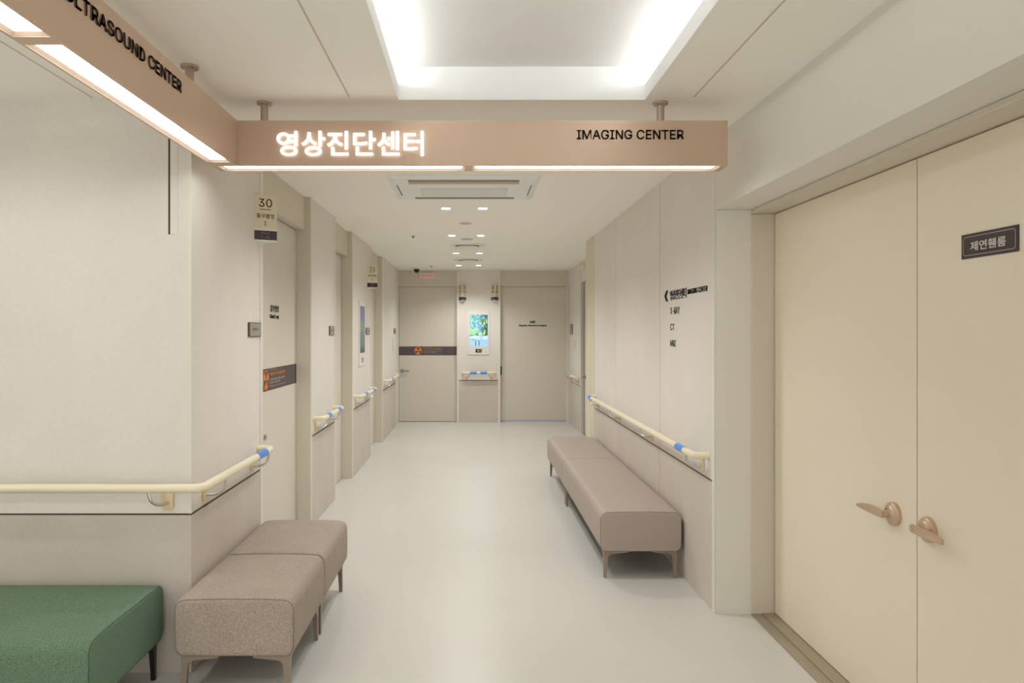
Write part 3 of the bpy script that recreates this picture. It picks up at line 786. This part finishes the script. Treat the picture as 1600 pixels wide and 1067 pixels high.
display('narrow dim portrait screen seen edge-on on the second pier', 1, (XL, 7.920, 0), LW, .330, .514, 1.520, .4)

# ------------------------------------------------------------------ directory lettering on the right wall
dl = thing('wall_lettering', 'black raised directory lettering with an arrow on the wall above the long handrail', 'lettering', (XR, 4.4, 1.39))
bm = bmesh.new()
ch = [(0, 0), (.042, .036), (.060, .036), (.018, 0), (.060, -.036), (.042, -.036)]
prism(bm, ch, lambda u, v, d: (XR-d, 4.775-u, 1.728+v), 0, .010)
obj('arrow', bm, M_BLACK, dl)
text('영상진단센터', .062, (XR, 4.660, 1.697), RW, M_BLACK, dl, width=.352, bold=.008, depth=.004, hangul=True)
text('IMAGING CENTER', .030, (XR, 4.285, 1.716), RW, M_BLACK, dl, width=.365, bold=.006, depth=.003)
text('X-RAY', .044, (XR, 4.660, 1.606), RW, M_BLACK, dl, width=.208, bold=.006, depth=.002)
text('CT', .040, (XR, 4.660, 1.503), RW, M_BLACK, dl, width=.092, bold=.006, depth=.002)
text('MRI', .040, (XR, 4.660, 1.399), RW, M_BLACK, dl, width=.126, bold=.006, depth=.002)

# ------------------------------------------------------------------ ceiling fittings
def downlight(x, y, label, power, group='round recessed downlights', cone=140, r=.037):
    t = thing('downlight', label, 'ceiling light', (x, y, ZC), group)
    bm = lathe(bmesh.new(), [(r, -.0005), (r+.010, -.004), (r+.014, -.0035), (r+.015, 0)], (x, y, ZC), (0, 0, 1), 32)
    obj('trim_ring', bm, M_RING, t, smooth=True)
    obj('lens', lathe(bmesh.new(), [(0, -.0048), (r, -.0046), (r, -.001)], (x, y, ZC), (0, 0, 1), 32), M_DISC, t)
    ld = bpy.data.lights.new('downlight_lamp', 'SPOT'); lo = bpy.data.objects.new('downlight_lamp', ld); C.objects.link(lo)
    lo.parent = t; lo.location = (0, 0, -.012)
    ld.energy = power; ld.spot_size = math.radians(cone); ld.spot_blend = .7; ld.shadow_soft_size = .035; ld.color = (1, .985, .97)
    return t
rows = [(5.94, 'first pair beyond the ceiling air conditioner'), (7.60, 'second pair beyond the ceiling air conditioner'), (9.31, 'pair between the two round diffusers'), (11.0, 'pair nearest the end wall')]
for y, s in rows:
    for x, side in ((-.230, 'left'), (.076, 'right')):
        downlight(x, y, side+' lamp of the '+s, DL_POWER)
for x in (-.230, .076):
    downlight(x, 4.24, ('left' if x < 0 else 'right')+' lamp of the pair between the hanging sign and the air conditioner', DL_POWER)
lob = [(-1.95, 2.38), (-3.3, 2.38), (-1.95, .7), (-3.3, .7), (-1.95, -1.0), (-3.3, -1.0), (.2, -1.9), (-.9, -1.9)]  # front pair placed from the rail's shadow, the rest added unseen as fill
for x, y in lob:
    downlight(x, y, 'unseen recessed downlight put in the lobby ceiling to light the scene', LB_POWER*(.5 if y > 2 else 1), 'unseen added lobby downlights', 155)
# four-way cassette air conditioner
ac = thing('air_conditioner', 'white cassette air conditioner set flush in the corridor ceiling', 'air conditioner', (-.066, 5.1, ZC-.02))
bm = bmesh.new(); x0, x1, y0, y1 = -.578, .446, 4.67, 5.52
pa = [(x0, y0, ZC-.001), (x1, y0, ZC-.001), (x1, y1, ZC-.001), (x0, y1, ZC-.001)]
i_ = .05
pb = [(x0+i_, y0+i_, ZC-.016), (x1-i_, y0+i_, ZC-.016), (x1-i_, y1-i_, ZC-.016), (x0+i_, y1-i_, ZC-.016)]
a = [bm.verts.new(p) for p in pa]; b = [bm.verts.new(p) for p in pb]
for k in range(4): bm.faces.new([a[k], a[(k+1) % 4], b[(k+1) % 4], b[k]])
bm.faces.new(b); bm.faces.new(a[::-1])
obj('panel', bm, M_ACW, ac)
sl = obj('air_slot', box(-.438, .305, 4.765, 4.885, ZC-.019, ZC-.0155), M_ACS, ac, label='open louvre slot')
obj('louvre', box(-.434, .301, 4.785, 4.862, ZC-.0235, ZC-.0195, bev=.001), mat('louvre', (.46, .42, .32), .5), sl)
sl = obj('air_slot', box(-.438, .305, 5.372, 5.425, ZC-.019, ZC-.0155), M_ACS, ac)
obj('louvre', box(-.434, .301, 5.38, 5.412, ZC-.0235, ZC-.0195, bev=.001), mat('louvre_far', (.46, .42, .32), .5), sl)
for xs in (-.532, .392):
    obj('air_slot', box(xs, xs+.010, 4.93, 5.30, ZC-.018, ZC-.0155), M_ACS, ac)
gr = bmesh.new()
B(gr, -.375, .24, 5.04, 5.31, ZC-.0185, ZC-.0155)
gl = obj('intake_grille', gr, M_ACG, ac)
gr = bmesh.new()
for k in range(18): B(gr, -.37, .235, 5.047+k*.0148, 5.053+k*.0148, ZC-.0205, ZC-.0185)
obj('grille_bars', gr, M_ACW, gl)
for y, rr, lab in ((8.48, .215, 'round ceiling air diffuser nearer the air conditioner'), (10.16, .215, 'round ceiling air diffuser farther down the corridor')):
    t = thing('air_diffuser', lab, 'air vent', (-.075, y, ZC), 'round ceiling diffusers')
    bm = lathe(bmesh.new(), [(rr, 0), (rr, -.006), (rr-.02, -.016), (rr-.045, -.014), (rr-.065, -.001)], (-.075, y, ZC), (0, 0, 1), 48)
    obj('outer_ring', bm, M_RING, t, smooth=True)
    obj('throat', lathe(bmesh.new(), [(rr-.067, -.003), (0, -.003)], (-.075, y, ZC-.0005), (0, 0, 1), 48), M_DARK, t)
    obj('centre_dome', lathe(bmesh.new(), [(.12, -.012), (.137, -.018), (.132, -.026), (.09, -.036), (.04, -.040), (0, -.041)], (-.075, y, ZC), (0, 0, 1), 48), M_PWHITE, t, smooth=True)
for y, rr, lab in ((6.76, .055, 'flat round speaker disc between the first two downlight pairs'), (7.91, .064, 'flat round speaker disc just before the nearer diffuser')):
    o = obj('ceiling_speaker', lathe(bmesh.new(), [(rr, 0), (rr, -.004), (rr-.006, -.006), (0, -.007)], (-.075, y, ZC), (0, 0, 1), 32), mat('speaker_disc', (.56, .53, .45), .8), smooth=True)
    meta(o, lab, 'speaker')
for x, y, lab in ((-.644, 7.64, 'nearer dark sprinkler head in the corridor ceiling'), (-.656, 11.09, 'farther dark sprinkler head beside the security camera')):
    t = thing('sprinkler', lab, 'sprinkler', (x, y, ZC), 'ceiling sprinklers')
    obj('escutcheon', lathe(bmesh.new(), [(.022, 0), (.020, -.004), (.008, -.006)], (x, y, ZC), (0, 0, 1), 20), M_PLGREY, t, smooth=True)
    obj('head', lathe(bmesh.new(), [(.006, -.005), (.006, -.018), (.013, -.020), (.013, -.022), (0, -.022)], (x, y, ZC), (0, 0, 1), 20), M_DARK, t, smooth=True)
cx, cy = -.905, 11.38
t = thing('security_camera', 'dark dome security camera on the ceiling above the far warning-band door', 'camera', (cx, cy, ZC))
obj('mount', lathe(bmesh.new(), [(.066, 0), (.066, -.008), (.055, -.022), (.046, -.025)], (cx, cy, ZC), (0, 0, 1), 32), M_PWHITE, t, smooth=True)
obj('dome', lathe(bmesh.new(), [(.043, -.024), (.043, -.045), (.035, -.068), (.018, -.082), (0, -.086)], (cx, cy, ZC), (0, 0, 1), 32), M_BLACK, t, smooth=True)
t = thing('indicator_light', 'small pink indicator box on the wall above the far warning-band door', 'light', (-.775, 11.90, 2.375))
obj('housing', box(-.90, -.645, 11.872, 11.90, 2.375, 2.475, bev=.004), mat('cream_box', (.78, .66, .52), .5), t)
fp = obj('face', box(-.885, -.66, 11.869, 11.873, 2.388, 2.460), M_PINK, t, label='pink translucent face')
text('방사선 사용중', .030, (-.7725, 11.869, 2.409), FR, mat('pink_letter', (.50, .22, .26), .5), fp, align='CENTER', width=.19, depth=.0006, hangul=True)
t = thing('indicator_light', 'pale indicator box high on the wall above the far side door', 'light', (XF, 10.25, 2.39))
obj('housing', box(XF-.025, XF, 10.12, 10.40, 2.385, 2.455, bev=.004), M_IVORY, t)
obj('face', box(XF-.027, XF-.0245, 10.14, 10.38, 2.397, 2.443), M_PWHITE, t)
